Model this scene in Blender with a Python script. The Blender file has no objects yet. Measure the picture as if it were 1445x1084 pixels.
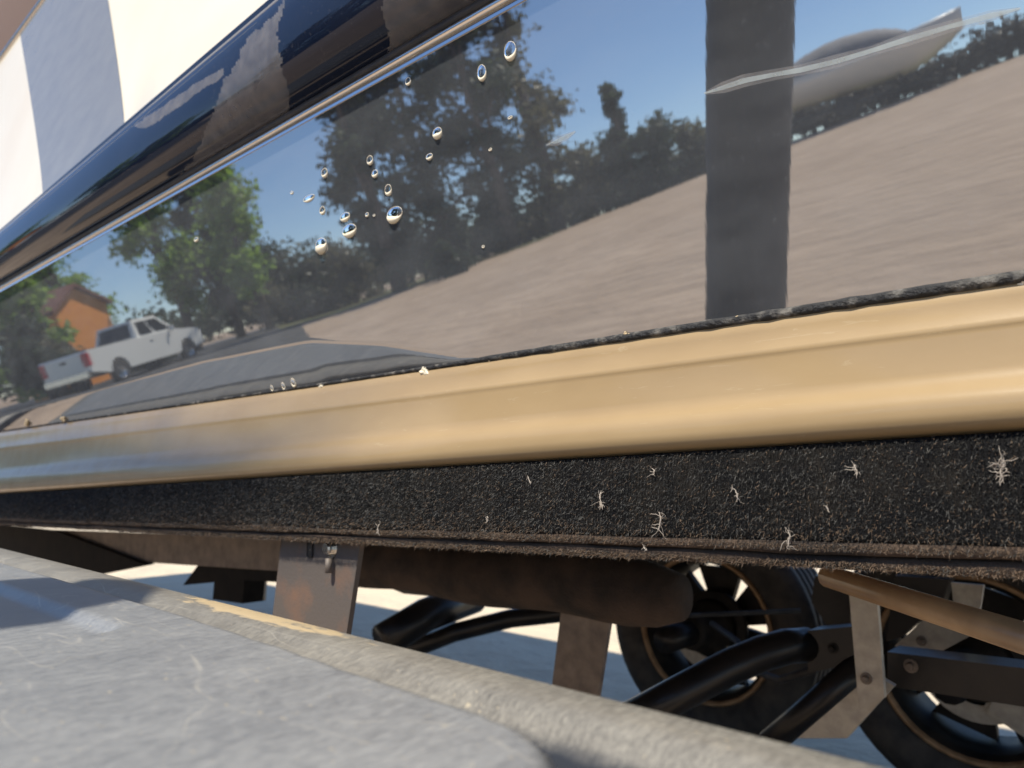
import bpy, bmesh, math, random
import numpy as np
from mathutils import Vector, Matrix, noise
random.seed(7); rng = np.random.default_rng(7)
sc = bpy.context.scene
COL = sc.collection
R = math.radians

# ------------------------------------------------------------------ camera, sky, sun, exposure
F, W, H = 1044.0, 1445, 1084
AZ, PITCH = R(47.1), math.atan(138 / F)
CAM = np.array([0, 0, .76])
fw = np.array([-math.cos(AZ) * math.cos(PITCH), math.sin(AZ) * math.cos(PITCH), math.sin(PITCH)])
rt = np.array([math.sin(AZ), math.cos(AZ), 0.0]); up = np.cross(rt, fw)
cd = bpy.data.cameras.new('camera'); cam = bpy.data.objects.new('camera', cd); COL.objects.link(cam)
cam.matrix_world = Matrix(((rt[0], up[0], -fw[0], CAM[0]), (rt[1], up[1], -fw[1], CAM[1]), (rt[2], up[2], -fw[2], CAM[2]), (0, 0, 0, 1)))
cd.sensor_width = 36; cd.lens = 36 * F / W; cd.clip_start = .01; cd.clip_end = 5000
cd.dof.use_dof = True; cd.dof.focus_distance = .68; cd.dof.aperture_fstop = 7.0
sc.camera = cam

SUN_EL, SUN_S = R(54), .13                       # towards the sun: (SUN_S, -1) on the ground
wd = bpy.data.worlds.new('World'); sc.world = wd; wd.use_nodes = True
wn = wd.node_tree; bg = wn.nodes['Background']
sky = wn.nodes.new('ShaderNodeTexSky'); sky.sky_type = 'NISHITA'; sky.sun_disc = False
sky.sun_elevation = SUN_EL; sky.sun_rotation = math.atan2(SUN_S, -1); sky.altitude = 1800; sky.air_density = 1.0; sky.dust_density = .0; sky.ozone_density = 4.0
wn.links.new(sky.outputs[0], bg.inputs[0]); bg.inputs[1].default_value = .14
sd = bpy.data.lights.new('sun', 'SUN'); sd.energy = 5.0; sd.angle = R(.53); sd.color = (1, .93, .80)
sun = bpy.data.objects.new('sun', sd); COL.objects.link(sun)
SV = Vector((SUN_S, -1, math.tan(SUN_EL) * math.hypot(SUN_S, 1))).normalized()
sun.rotation_euler = SV.to_track_quat('Z', 'Y').to_euler()
vs = sc.view_settings; vs.view_transform = 'Standard'; vs.look = 'None'; vs.exposure = .43; vs.gamma = 1; vs.use_curve_mapping = False
sc.cycles.max_bounces = 10; sc.cycles.glossy_bounces = 5; sc.cycles.transparent_max_bounces = 12

# ------------------------------------------------------------------ measuring helpers
def ray(x, y): return fw + rt * (x - W / 2) / F - up * (y - H / 2) / F
def aty(x, y, Y): d = ray(x, y); return CAM + d * (Y - CAM[1]) / d[1]
def atz(x, y, Z): d = ray(x, y); return CAM + d * (Z - CAM[2]) / d[2]
def px(P): d = np.asarray(P, float) - CAM; return W / 2 + F * (d @ rt) / (d @ fw), H / 2 - F * (d @ up) / (d @ fw)
def line_xz(p, q, Y):                            # the straight edge seen through two points, on the upright plane Y
    a, b = aty(*p, Y), aty(*q, Y); k = (b[2] - a[2]) / (b[0] - a[0])
    return lambda x: a[2] + k * (x - a[0])

# ------------------------------------------------------------------ objects, meshes
def tag(o, label=None, cat=None, group=None, kind=None):
    for k, v in (('label', label), ('category', cat), ('group', group), ('kind', kind)):
        if v: o[k] = v
    return o
def empty(name, loc, label=None, cat=None, group=None, rz=0):
    o = bpy.data.objects.new(name, None); COL.objects.link(o); o.location = loc; o.rotation_euler.z = rz; o.empty_display_size = .1
    return tag(o, label, cat, group)
def link(name, me, mats, parent=None, smooth=False):
    o = bpy.data.objects.new(name, me); COL.objects.link(o)
    for m in (mats if isinstance(mats, (list, tuple)) else [mats]): me.materials.append(m)
    if smooth: me.polygons.foreach_set('use_smooth', [True] * len(me.polygons))
    if parent is not None:
        o.parent = parent
    return o
def world_link(name, me, mats, parent, smooth=False):   # mesh given in world coordinates under a parent that stands elsewhere
    o = link(name, me, mats, parent, smooth)
    off = Vector(parent.location) if parent else Vector()
    if parent and parent.parent: off += Vector(parent.parent.location)
    if parent and off.length: me.transform(Matrix.Translation(-off))
    return o
def from_np(name, v, f, mats, parent=None, smooth=False, uv=None):
    me = bpy.data.meshes.new(name); me.from_pydata([tuple(p) for p in v], [], [tuple(q) for q in f]); me.update()
    return world_link(name, me, mats, parent, smooth)
def bm_out(name, bm, mats, parent=None, smooth=False, bevel=0, seg=2):
    if bevel:
        bmesh.ops.bevel(bm, geom=[e for e in bm.edges if e.calc_face_angle(0) > .5], offset=bevel, segments=seg, affect='EDGES', profile=.6)
    bmesh.ops.recalc_face_normals(bm, faces=bm.faces)
    me = bpy.data.meshes.new(name); bm.to_mesh(me); bm.free()
    o = world_link(name, me, mats, parent, smooth)
    return o
def box(bm, c, s, rot=None):
    M = Matrix.Translation(c) @ (rot or Matrix.Identity(4)) @ Matrix.Diagonal((s[0], s[1], s[2], 1))
    return bmesh.ops.create_cube(bm, size=1, matrix=M)
def tube(bm, pts, r, n=12, sq=False, caps=True):
    pts = [Vector(p) for p in pts]; rs = r if isinstance(r, (list, tuple)) else [r] * len(pts); rings = []
    ref = Vector((0, 0, 1)) if abs((pts[-1] - pts[0]).normalized().z) < .9 else Vector((1, 0, 0))
    for i, p in enumerate(pts):
        t = (pts[min(i + 1, len(pts) - 1)] - pts[max(i - 1, 0)]).normalized()
        a = t.cross(ref).normalized(); b = a.cross(t).normalized()
        rings.append([bm.verts.new(p + (a * math.cos(2 * math.pi * (k + .5) / n) + b * math.sin(2 * math.pi * (k + .5) / n)) * rs[i]) for k in range(n)])
    for A, B in zip(rings, rings[1:]):
        for k in range(n): bm.faces.new((A[k], A[(k + 1) % n], B[(k + 1) % n], B[k]))
    if caps: bm.faces.new(rings[0][::-1]); bm.faces.new(rings[-1])
def prism(bm, pts, d):                           # polygon pts swept by the vector d
    a = [bm.verts.new(p) for p in pts]; b = [bm.verts.new(Vector(p) + Vector(d)) for p in pts]; n = len(a)
    bm.faces.new(a); bm.faces.new(b[::-1])
    for i in range(n): bm.faces.new((a[i], b[i], b[(i + 1) % n], a[(i + 1) % n]))
def lathe(bm, prof, c, ax=(0, 1, 0), n=40, close=False):   # prof: (radius, along)
    ax = Vector(ax).normalized(); u = ax.orthogonal().normalized(); w = ax.cross(u); rings = []
    for r, h in prof:
        rings.append([bm.verts.new(Vector(c) + ax * h + (u * math.cos(2 * math.pi * k / n) + w * math.sin(2 * math.pi * k / n)) * r) for k in range(n)])
    for A, B in zip(rings, rings[1:] + ([rings[0]] if close else [])):
        for k in range(n): bm.faces.new((A[k], A[(k + 1) % n], B[(k + 1) % n], B[k]))
def ruled(rows):                                 # grid of points rows[i][j] -> verts, faces
    v = [p for r in rows for p in r]; m = len(rows[0]); f = []
    for i in range(len(rows) - 1):
        for j in range(m - 1): f.append((i * m + j, i * m + j + 1, (i + 1) * m + j + 1, (i + 1) * m + j))
    return v, f

# ------------------------------------------------------------------ materials
def mat(name, col, rough=.5, metal=0, ior=None, coat=0, **kw):
    m = bpy.data.materials.new(name); m.use_nodes = True; b = m.node_tree.nodes['Principled BSDF']
    b.inputs['Base Color'].default_value = (*col, 1); b.inputs['Roughness'].default_value = rough; b.inputs['Metallic'].default_value = metal
    if ior: b.inputs['IOR'].default_value = ior
    if coat: b.inputs['Coat Weight'].default_value = coat; b.inputs['Coat Roughness'].default_value = .03
    for k, v in kw.items(): b.inputs[k.replace('_', ' ')].default_value = v
    return m
class N:                                         # short node writer
    def __init__(s, m): s.m = m; s.t = m.node_tree; s.b = s.t.nodes['Principled BSDF']; s.out = s.t.nodes['Material Output']
    def n(s, ty, **kw):
        q = s.t.nodes.new('ShaderNode' + ty)
        for k, v in kw.items(): setattr(q, k, v)
        return q
    def l(s, a, b): s.t.links.new(a, b)
    def pos(s):
        if not hasattr(s, '_p'): s._p = s.n('NewGeometry').outputs['Position']
        return s._p
    def map(s, scale=(1, 1, 1), rot=(0, 0, 0), loc=(0, 0, 0)):
        q = s.n('Mapping'); s.l(s.pos(), q.inputs['Vector']); q.inputs['Scale'].default_value = scale; q.inputs['Rotation'].default_value = rot; q.inputs['Location'].default_value = loc
        return q.outputs[0]
    def noise(s, scale, detail=4, vec=None, rough=.55, dist=0):
        q = s.n('TexNoise'); s.l(vec if vec is not None else s.pos(), q.inputs['Vector'])
        q.inputs['Scale'].default_value = scale; q.inputs['Detail'].default_value = detail; q.inputs['Roughness'].default_value = rough; q.inputs['Distortion'].default_value = dist
        return q.outputs[0]
    def ramp(s, fac, stops):
        q = s.n('ValToRGB'); s.l(fac, q.inputs[0]); e = q.color_ramp.elements
        while len(e) < len(stops): e.new(.5)
        for i, (p, c) in enumerate(stops):
            e[i].position = p; e[i].color = (c, c, c, 1) if not isinstance(c, tuple) else (*c, 1)
        return q.outputs[0]
    def math(s, op, a, b=0.0, c=None):
        q = s.n('Math', operation=op)
        for i, x in enumerate((a, b, c)):
            if x is None: continue
            if isinstance(x, (int, float)): q.inputs[i].default_value = x
            else: s.l(x, q.inputs[i])
        return q.outputs[0]
    def mix(s, fac, a, b):
        q = s.n('Mix', data_type='RGBA')
        for i, x in ((0, fac), (6, a), (7, b)):
            if isinstance(x, (int, float)): q.inputs[i].default_value = x
            elif isinstance(x, tuple): q.inputs[i].default_value = (*x, 1)
            else: s.l(x, q.inputs[i])
        return q.outputs[2]
    def bump(s, h, strength, dist=.01):
        q = s.n('Bump'); q.inputs['Strength'].default_value = strength; q.inputs['Distance'].default_value = dist; s.l(h, q.inputs['Height'])
        s.l(q.outputs[0], s.b.inputs['Normal']); return q.outputs[0]
    def xyz(s):
        q = s.n('SeparateXYZ'); s.l(s.pos(), q.inputs[0]); return q.outputs
def noisy(m, scale, c0, c1, bump=0, bscale=None, lo=.35, hi=.65, dist=.01, detail=5):
    k = N(m); k.l(k.ramp(k.noise(scale, detail), [(lo, c0), (hi, c1)]), k.b.inputs['Base Color'])
    if bump: k.bump(k.noise(bscale or scale * 4, 5), bump, dist)
    return m

# hull gloss: near-black gelcoat under a thin film of dried-on dust
def hull_gloss(name, base, ior, dust_lo, dust_hi, dust_col):
    m = mat(name, base, .015, ior=ior); k = N(m)
    d = k.noise(9, 6, k.map((1, 1, 2.5)))
    f = k.noise(160, 3)
    dust = k.math('ADD', k.ramp(d, [(.3, dust_lo), (.75, dust_hi)]), k.ramp(f, [(.62, 0.0), (.8, .05)]))
    dif = k.n('BsdfDiffuse'); dif.inputs[0].default_value = (*dust_col, 1)
    ms = k.n('MixShader'); k.l(dust, ms.inputs[0]); k.l(k.b.outputs[0], ms.inputs[1]); k.l(dif.outputs[0], ms.inputs[2]); k.l(ms.outputs[0], k.out.inputs[0])
    h = k.math('ADD', k.noise(70, 2, k.map((1.6, 1, .35))), k.math('MULTIPLY', k.noise(14, 2), 2.0))
    k.bump(h, .0022, .004)
    return m
M = {}
M['hull'] = hull_gloss('black_gelcoat', (.008, .010, .016), 4.4, .05, .10, (.54, .57, .60))
M['band'] = hull_gloss('navy_gelcoat', (.005, .010, .026), 1.36, .003, .010, (.55, .50, .46))
M['stripe'] = hull_gloss('dark_stripe_gelcoat', (.05, .06, .08), 2.2, .17, .22, (.60, .58, .52))
M['cream'] = mat('cream_gelcoat', (.80, .73, .57), .12); k = N(M['cream']); k.l(k.ramp(k.noise(3, 4), [(.3, (.80, .71, .55)), (.7, (.84, .78, .63))]), k.b.inputs['Base Color'])
def tan_mat():
    m = mat('tan_gelcoat', (.50, .34, .17), .34, Specular_IOR_Level=.2, Coat_Weight=.42, Coat_Roughness=.12); k = N(m); 
    c = k.ramp(k.noise(7, 6, k.map((1, 1, 3))), [(.3, (.305, .214, .112)), (.7, (.350, .250, .134))])
    s = k.ramp(k.noise(55, 4, k.map((.35, 1, 2.6), (0, .5, 0)), dist=1.6), [(.66, 0.0), (.70, .35), (.74, 0.0)])
    c = k.mix(s, c, (.45, .36, .23)); k.l(c, k.b.inputs['Base Color'])
    k.l(k.ramp(k.noise(20, 5), [(.3, .28), (.7, .42)]), k.b.inputs['Roughness'])
    k.bump(k.noise(240, 3), .05, .001); return m
M['tan'] = tan_mat()
M['trim'] = mat('stainless_trim', (.72, .68, .63), .2, 1.0); k = N(M['trim']); k.bump(k.noise(90, 2, k.map((.08, 1, 1))), .12, .002)
M['rubber'] = noisy(mat('black_rubber', (.015, .015, .016), .6), 30, (.012, .012, .013), (.035, .032, .03), .2)
M['cover'] = noisy(mat('brown_canvas', (.10, .065, .05), .85), 500, (.10, .062, .048), (.15, .10, .08), .3, 900, dist=.002)
M['bottom'] = noisy(mat('hull_bottom_paint', (.16, .12, .10), .6), 5, (.12, .09, .075), (.20, .15, .12))
M['seam'] = noisy(mat('dirty_sealant', (.02, .02, .02), .7), 60, (.012, .012, .013), (.24, .22, .19), .6, 200, .50, .80)
M['glint_dirt'] = mat('cream_glint_and_dirt', (.74, .66, .50), .5)  # cream for the painted sun glint under drops, also pale dirt crumbs
M['drop'] = mat('water', (1, 1, 1), .02, ior=1.33, Transmission_Weight=1.0)
M['hull_streak'] = mat('pale_streak', (.50, .56, .56), .5); k = N(M['hull_streak'])
tr_ = k.n('BsdfTransparent'); ms_ = k.n('MixShader'); k.l(k.ramp(k.noise(40, 3), [(.3, .28), (.7, .55)]), ms_.inputs[0]); k.l(tr_.outputs[0], ms_.inputs[1]); k.l(k.b.outputs[0], ms_.inputs[2]); k.l(ms_.outputs[0], k.out.inputs[0])
M['film'] = mat('pale_film', (.55, .52, .50), .9); k = N(M['film'])  # see-through layer for the painted sunlit patches and the streak edges
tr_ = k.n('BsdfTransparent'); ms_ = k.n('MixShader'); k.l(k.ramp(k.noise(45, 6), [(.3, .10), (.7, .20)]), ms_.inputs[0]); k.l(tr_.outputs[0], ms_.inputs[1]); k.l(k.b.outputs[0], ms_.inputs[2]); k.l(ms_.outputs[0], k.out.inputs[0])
def carpet():
    m = mat('black_bunk_carpet', (.010, .010, .011), .95); k = N(m); k.b.inputs['Specular IOR Level'].default_value = .2
    d = k.ramp(k.noise(26, 6), [(.45, 0.0), (.75, .5)]); x, y, z = k.xyz()
    k.l(k.mix(d, (.008, .008, .009), (.045, .037, .028)), k.b.inputs['Base Color'])
    q = k.n('TexWave', wave_type='BANDS', bands_direction='X'); k.l(k.pos(), q.inputs[0]); q.inputs['Scale'].default_value = 95; q.inputs['Distortion'].default_value = 1.5
    k.bump(k.math('ADD', q.outputs[1], k.noise(700, 3)), .8, .003); return m
M['carpet'] = carpet()
M['pile_a'] = mat('black_pile', (.019, .019, .018), .55); M['pile_b'] = mat('grey_pile', (.10, .095, .085), .6); M['pile_c'] = mat('dusty_brown_pile', (.17, .115, .075), .8)
M['dirt_carpet'] = noisy(mat('brown_dusty_carpet', (.06, .04, .03), .95), 18, (.025, .018, .014), (.085, .056, .038), .5, 700, dist=.003)
M['lint'] = mat('pale_lint', (.40, .345, .29), .9)
M['plate'] = noisy(mat('dull_steel_plate', (.15, .125, .105), .6, .2), 30, (.12, .10, .085), (.20, .165, .135), .1, 200)
M['rustplate'] = noisy(mat('rust_stained_plate', (.12, .08, .06), .7), 14, (.09, .075, .066), (.20, .10, .055), .1, 200, .5, .8)
M['galv'] = noisy(mat('weathered_galvanised_steel', (.36, .34, .29), .55, .2), 40, (.30, .28, .24), (.42, .39, .33), .05, 200)
M['zinc'] = mat('bright_zinc', (.75, .74, .72), .25, 1)
M['blacksteel'] = noisy(mat('black_painted_steel', (.008, .009, .011), .33, Specular_IOR_Level=.35), 12, (.006, .007, .009), (.018, .016, .015), .05, 120)
M['undercoat'] = noisy(mat('black_undercoating', (.006, .007, .009), .8, Specular_IOR_Level=.15), 20, (.005, .006, .008), (.012, .012, .012))
M['tyre'] = noisy(mat('tyre_rubber', (.018, .018, .018), .75), 18, (.014, .014, .014), (.05, .043, .036), .15, 160)
M['rimline'] = noisy(mat('rusty_rim_edge', (.28, .17, .09), .55, .3), 30, (.20, .12, .06), (.34, .22, .12))
M['wheel'] = noisy(mat('black_wheel', (.015, .015, .015), .6, 0, Specular_IOR_Level=.25), 20, (.008, .008, .008), (.024, .021, .018))
M['tantube'] = noisy(mat('tan_painted_tube', (.40, .27, .15), .35), 20, (.34, .22, .12), (.46, .31, .17))
def fender_mat(name, c0, c1, c2, rlo, rhi):
    m = mat(name, c1, .42); k = N(m)
    a = k.noise(15, 7, k.map((1.3, .6, 1), (0, 0, .5)), dist=.8); b = k.noise(170, 6, k.map((2.6, .45, 1), (0, 0, .35)), rough=.72)
    e = k.noise(520, 4, k.map((2.2, .3, 1), (0, 0, .42)), rough=.7); g = k.noise(900, 2)
    c = k.ramp(k.math('ADD', k.math('MULTIPLY', e, .50), k.math('MULTIPLY_ADD', b, .38, k.math('MULTIPLY', a, .22))), [(.38, c0), (.55, c1), (.72, c2)])
    for sc2, rot, wd, amt in ((3.2, .5, .0025, .32), (4.5, -.25, .002, .3), (2.3, .15, .0025, .3)):          # long curved scratches
        sw = k.noise(sc2, 2, k.map((.7, 2.6, 1), (0, 0, rot), (sc2, 0, 0)), dist=.35)
        ln = k.ramp(sw, [(.5 - wd, 0.0), (.5, amt), (.5 + wd, 0.0)])
        c = k.mix(k.math('MULTIPLY', ln, k.ramp(k.noise(24, 3), [(.45, 0.0), (.6, 1.0)])), c, (.52, .48, .40))
    c = k.mix(k.ramp(g, [(.58, 0.0), (.75, .35)]), c, (.40, .37, .32))
    sp = k.ramp(k.noise(230, 2), [(.70, 0.0), (.74, .8)]); c = k.mix(sp, c, (.42, .36, .26))
    x_, y_, z_ = k.xyz(); dp = k.ramp(k.math('MULTIPLY_ADD', k.noise(60, 4), .35, k.math('MULTIPLY', k.math('SUBTRACT', FZ - .004, z_), 80.0)), [(.45, 0.0), (.85, 1.0)])   # darker and smoother down in the gutter
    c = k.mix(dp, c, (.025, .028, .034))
    k.l(c, k.b.inputs['Base Color'])
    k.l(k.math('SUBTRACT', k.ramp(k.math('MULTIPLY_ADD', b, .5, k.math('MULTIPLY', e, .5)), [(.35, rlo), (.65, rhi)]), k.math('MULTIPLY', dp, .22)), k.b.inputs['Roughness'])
    k.bump(k.math('ADD', k.math('ADD', b, e), k.noise(420, 3)), .13, .002); return m
FZ = .66
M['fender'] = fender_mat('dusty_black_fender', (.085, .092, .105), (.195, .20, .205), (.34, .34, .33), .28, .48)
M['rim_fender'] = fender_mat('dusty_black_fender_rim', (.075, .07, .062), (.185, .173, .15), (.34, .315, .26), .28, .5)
k = N(M['rim_fender']); x_, y_, z_ = k.xyz(); src = k.b.inputs['Base Color'].links[0].from_socket
ex = k.math('POWER', k.math('DIVIDE', k.math('ADD', x_, .535), .13), 2.0); ey = k.math('POWER', k.math('DIVIDE', k.math('SUBTRACT', y_, .292), .016), 2.0)
mk = k.math('SUBTRACT', 1.0, k.math('ADD', ex, ey)); mk = k.math('MULTIPLY_ADD', k.math('SUBTRACT', k.noise(60, 6, k.map((.6, 2, 1)), rough=.7), .5), 4.0, mk)
k.l(k.mix(k.ramp(mk, [(.15, 0.0), (.55, .85)]), src, (.55, .42, .24)), k.b.inputs['Base Color'])
M['sand'] = noisy(mat('dried_mud', (.5, .38, .22), .95), 180, (.42, .31, .18), (.60, .47, .29), .5, 400, dist=.002)

# ------------------------------------------------------------------ ground: one sheet, rising to the side that the hull mirrors
PIV = np.array([-.4, .55])
AZT = [(-260, 0), (-215, 0), (-195, .1), (-180, .3), (-166, .40), (-158, .52), (-150, .50), (-146, .45), (-134, .78), (-115, 1.67), (-96, 2.30), (-75, 2.2), (-40, .6), (-10, 0), (110, 0)]
def terrain(x, y):
    dx, dy = x - PIV[0], y - PIV[1]; D = math.hypot(dx, dy); a = math.degrees(math.atan2(dy, dx))
    if a > 110: a -= 360
    e = float(np.interp(a, [p[0] for p in AZT], [p[1] for p in AZT]))
    t = min(max((D - 4) / 26, 0), 1.0)
    return e * (t + .06 * math.sin(D * .9 + a * .11) * t * (1 - t))
def polar(a, D): return PIV[0] + D * math.cos(R(a)), PIV[1] + D * math.sin(R(a))
rad = [0, 1.5, 3, 4.5, 6, 8, 10, 12, 14, 16, 18, 20, 22, 24, 26, 28, 30, 32, 35, 40, 50, 65, 90, 140, 260, 600, 1500, 3000]
rows = []
for D in rad:
    rows.append([(*polar(a, D), terrain(*polar(a, D))) for a in range(-180, 181, 3)])
v, f = ruled(rows)
gm = mat('dry_dirt', (.36, .27, .21), .95); k = N(gm)
c = k.ramp(k.noise(.35, 8), [(.35, (.43, .325, .235)), (.65, (.52, .40, .295))])
c = k.mix(k.ramp(k.noise(5, 6, k.map((.25, 1, 1), (0, 0, .6))), [(.42, 0.0), (.62, .55)]), c, (.30, .22, .16))
vl = k.n('VectorMath', operation='LENGTH'); k.l(k.pos(), vl.inputs[0])
x_, y_, z_ = k.xyz()
near = k.ramp(k.math('MULTIPLY', k.math('ADD', y_, k.noise(2.5, 4)), .2), [(.30, 0.0), (.42, 1.0)])
c = k.mix(near, c, (.62, .52, .38))              # pale sandy ground on the far side of the trailer
k.l(c, k.b.inputs['Base Color']); k.bump(k.noise(3, 8), .5, .15)
ground = from_np('ground', v, f, gm, None, True); tag(ground, kind='structure')
def patch(name, a0, a1, D0, D1, m, lift, na=24, nd=10, wob=0):
    rr = []
    for i in range(nd + 1):
        row = []
        for j in range(na + 1):
            a = a0 + (a1 - a0) * j / na; D = D0 + (D1 - D0) * i / nd
            if wob and i in (0,): D += wob * noise.noise((a * .22, 3, 0))
            p = polar(a, D); row.append((*p, terrain(*p) + lift))
        rr.append(row)
    v, f = ruled(rr); o = from_np(name, v, f, m, None, True); return tag(o, kind='structure')
verge = patch('grass_verge', -150, -60, 29.5, 60, noisy(mat('dry_grass', (.12, .13, .05), .95), 1.2, (.10, .12, .04), (.24, .22, .10), .8, 6, dist=.2), .03, 60, 12, 1.6)
road = patch('road', -176, -148.5, 9, 60, noisy(mat('asphalt', (.06, .06, .062), .85), 2, (.05, .05, .052), (.085, .083, .08), .3, 40), .015, 24, 24)
kerb = patch('kerb', -176, -148.5, 8.6, 9.0, noisy(mat('kerb_concrete', (.36, .33, .28), .9), 4, (.30, .27, .23), (.42, .39, .33)), .10, 24, 1)

# ------------------------------------------------------------------ the boat
T0 = math.tan(R(12))
YT = .52
trim_z = line_xz((300, 245), (740, 0), YT)
L1 = lambda X: float(np.interp(X, [-900, 0, 450, 1000, 1445, 2600], [740, 610, 545, 462, 395, 225]))   # where the black side meets the tan band
boat = empty('boat', (-1.2, 1.5, .70), 'glossy black boat with tan chine band and cream upper side resting on trailer', 'boat')
def zone_h(x): return float(np.interp(-x, [.58, .64, .78, .95, 1.3, 1.9, 2.6, 4.5], [.002, .008, .040, .066, .072, .062, .05, .05]))
def sst(u): u = min(max(u, 0), 1); return u * u * (3 - 2 * u)
NR = 110
def hull_col(x, zb):
    zt = trim_z(x); h = zone_h(x); pts = []; y = YT; zp = zt
    ts = [1 - (1 - i / NR) ** 1.7 for i in range(NR + 1)]
    for t in ts:
        z = zt + (zb - zt) * t; zm = (z + zp) / 2; u = (zb + h - zm) / h
        s = T0 + (0 if u <= 0 else sst(u / .10) * .25 + max(u, 0) * .05)
        y += s * (zp - z); zp = z; pts.append((x, y, z))
    return pts
XS = sorted(set(list(np.linspace(-5.2, -2, 30)) + list(np.linspace(-2, .2, 130)) + list(np.linspace(.2, 1.6, 16))))
cols = []
for x in XS:
    zb = .89
    for _ in range(6):
        p = hull_col(x, zb)[-1]
        X, Y = px(p)
        if p[0] < .6: zb += (Y - L1(X)) / F * ((np.array(p) - CAM) @ fw)
    cols.append(hull_col(x, zb))
ZB = [c[-1][2] for c in cols]; YB = [c[-1][1] for c in cols]
def bot(x): return float(np.interp(x, XS, YB)), float(np.interp(x, XS, ZB))
v, f = ruled(cols)
hull = from_np('hull_side', v, f, M['hull'], boat, True)
from mathutils.bvhtree import BVHTree
HB = BVHTree.FromPolygons([Vector(p) for p in v], f)
def on_hull(X, Y):
    d = Vector(ray(X, Y)).normalized(); p, n, i, t = HB.ray_cast(Vector(CAM), d)
    if p is None: return on_hull(X, Y - 1)
    if n.dot(d) > 0: n = -n
    return p, n

# tan chine band: lip, crease, bulge and rounded under-edge
tb = line_xz((0, 695), (1445, 600), .575)
bunk_z0 = line_xz((0, 740), (1445, 812), .575)
rows = []
for x in XS:
    yb, zb = bot(x); zbot = tb(x); h = zb - zbot; dy = yb - .578
    prof = [(.012, .002), (.002, .0015), (-.0012, -.002), (-.0008, -.10 * h), (.0006, -.25 * h), (-.0012, -.275 * h), (.0004, -.297 * h), (.0012, -.33 * h), (.0022, -.46 * h), (.0030, -.58 * h), (.0026, -.63 * h), (.0008, -.67 * h), (-.0020, -.71 * h), (-.0042, -.745 * h), (-.0054, -.775 * h), (-.0058, -.81 * h), (-.0052, -.88 * h), (-.0025, -.94 * h), (.002, -.985 * h), (.02, -1.03 * h), (.10, -1.12 * h)]
    rows.append([(x, yb + a - dy * min(1, max(0, -b / h)) * .9, zb + b) for a, b in prof])
v, f = ruled(rows); tan = from_np('chine_band', v, f, M['tan'], boat, True)
# dirty sealant bead in the joint over the tan band, thicker towards the stern
bm = bmesh.new(); P = []; RS = []
for x in np.linspace(-3.2, .25, 260):
    yb, zb = bot(x); P.append((x, yb - .0005, zb + .0022)); RS.append(float(np.interp(x, [-3, -.8, -.45, .0], [.0025, .0026, .0040, .0050])) * (1 + .25 * noise.noise((x * 60, 0, 0))))
tube(bm, P, RS, 8); bm_out('sealant_bead', bm, M['seam'], boat, True)
# bottom of the boat going in to the keel and up the far side
rows = []
for x in (-5.2, -3, -1.5, -.4, .6, 1.6):
    zc = tb(x); rows.append([(x, .66, zc - .012), (x, 1.0, zc - .05), (x, 1.4, zc - .10), (x, 1.75, zc - .05), (x, 1.95, zc + .02), (x, 2.0, zc + .16), (x, 2.0, zc + .19), (x, .9, 1.42)])
v, f = ruled(rows); from_np('hull_bottom', v, f, M['bottom'], boat, False)

# stainless trim strip with a rubber edge, and the navy band bulging over it
bm = bmesh.new(); tube(bm, [(x, YT - .006, trim_z(x) + .006) for x in XS[::3]], .0055, 10); bm_out('trim_strip', bm, M['trim'], boat, True)
bm = bmesh.new(); tube(bm, [(x, YT - .004, trim_z(x) + .0185) for x in XS[::3]], .0065, 8); bm_out('rubber_edge', bm, M['rubber'], boat, True)
top_z = line_xz((0, 330), (390, 0), .50)
rows = []
for x in XS[::2]:
    z0, z1 = trim_z(x) + .022, top_z(x); h = z1 - z0
    prof = [(.520, 0), (.506, .02), (.492, .055), (.480, .11), (.4715, .18), (.4660, .26), (.4635, .35), (.4630, .45), (.4650, .60), (.4700, .74), (.479, .84), (.484, .90), (.4875, .925), (.4855, .945), (.487, .965), (.492, .985), (.502, 1.0), (.53, 1.0)]
    rows.append([(x, y, z0 + t * h) for y, t in prof])
v, f = ruled(rows); from_np('rub_band', v, f, M['band'], boat, True)
BB = BVHTree.FromPolygons([Vector(p) for p in v], f)
def in_poly(x, y, poly):
    ins = False
    for i in range(len(poly)):
        (x0, y0), (x1, y1) = poly[i], poly[(i + 1) % len(poly)]
        if (y0 > y) != (y1 > y) and x < (x1 - x0) * (y - y0) / (y1 - y0) + x0: ins = not ins
    return ins
def film(poly, st=3, wob=5):                      # sunlit dust painted on the band as a thin pale patch
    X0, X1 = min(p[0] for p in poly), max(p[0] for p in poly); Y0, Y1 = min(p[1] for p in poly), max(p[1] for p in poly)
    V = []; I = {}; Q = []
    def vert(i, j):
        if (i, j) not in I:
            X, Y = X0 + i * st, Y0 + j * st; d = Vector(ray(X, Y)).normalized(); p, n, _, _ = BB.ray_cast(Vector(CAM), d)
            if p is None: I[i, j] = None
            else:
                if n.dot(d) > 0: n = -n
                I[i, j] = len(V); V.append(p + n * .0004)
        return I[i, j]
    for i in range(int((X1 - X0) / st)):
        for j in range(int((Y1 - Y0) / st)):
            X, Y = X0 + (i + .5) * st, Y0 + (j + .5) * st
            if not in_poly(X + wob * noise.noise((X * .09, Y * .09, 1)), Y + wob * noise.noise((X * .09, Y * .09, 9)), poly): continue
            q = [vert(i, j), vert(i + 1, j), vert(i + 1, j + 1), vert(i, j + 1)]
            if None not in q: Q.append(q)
    return from_np('sunlit_dust_patch', V, Q, M['film'], boat, True)
film([(408, -30), (402, 0), (382, 28), (346, 55), (332, 95), (318, 112), (300, 160), (282, 205), (240, 268), (300, 250), (410, 190), (408, 130), (400, 100), (392, 50), (400, 20)])
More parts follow.
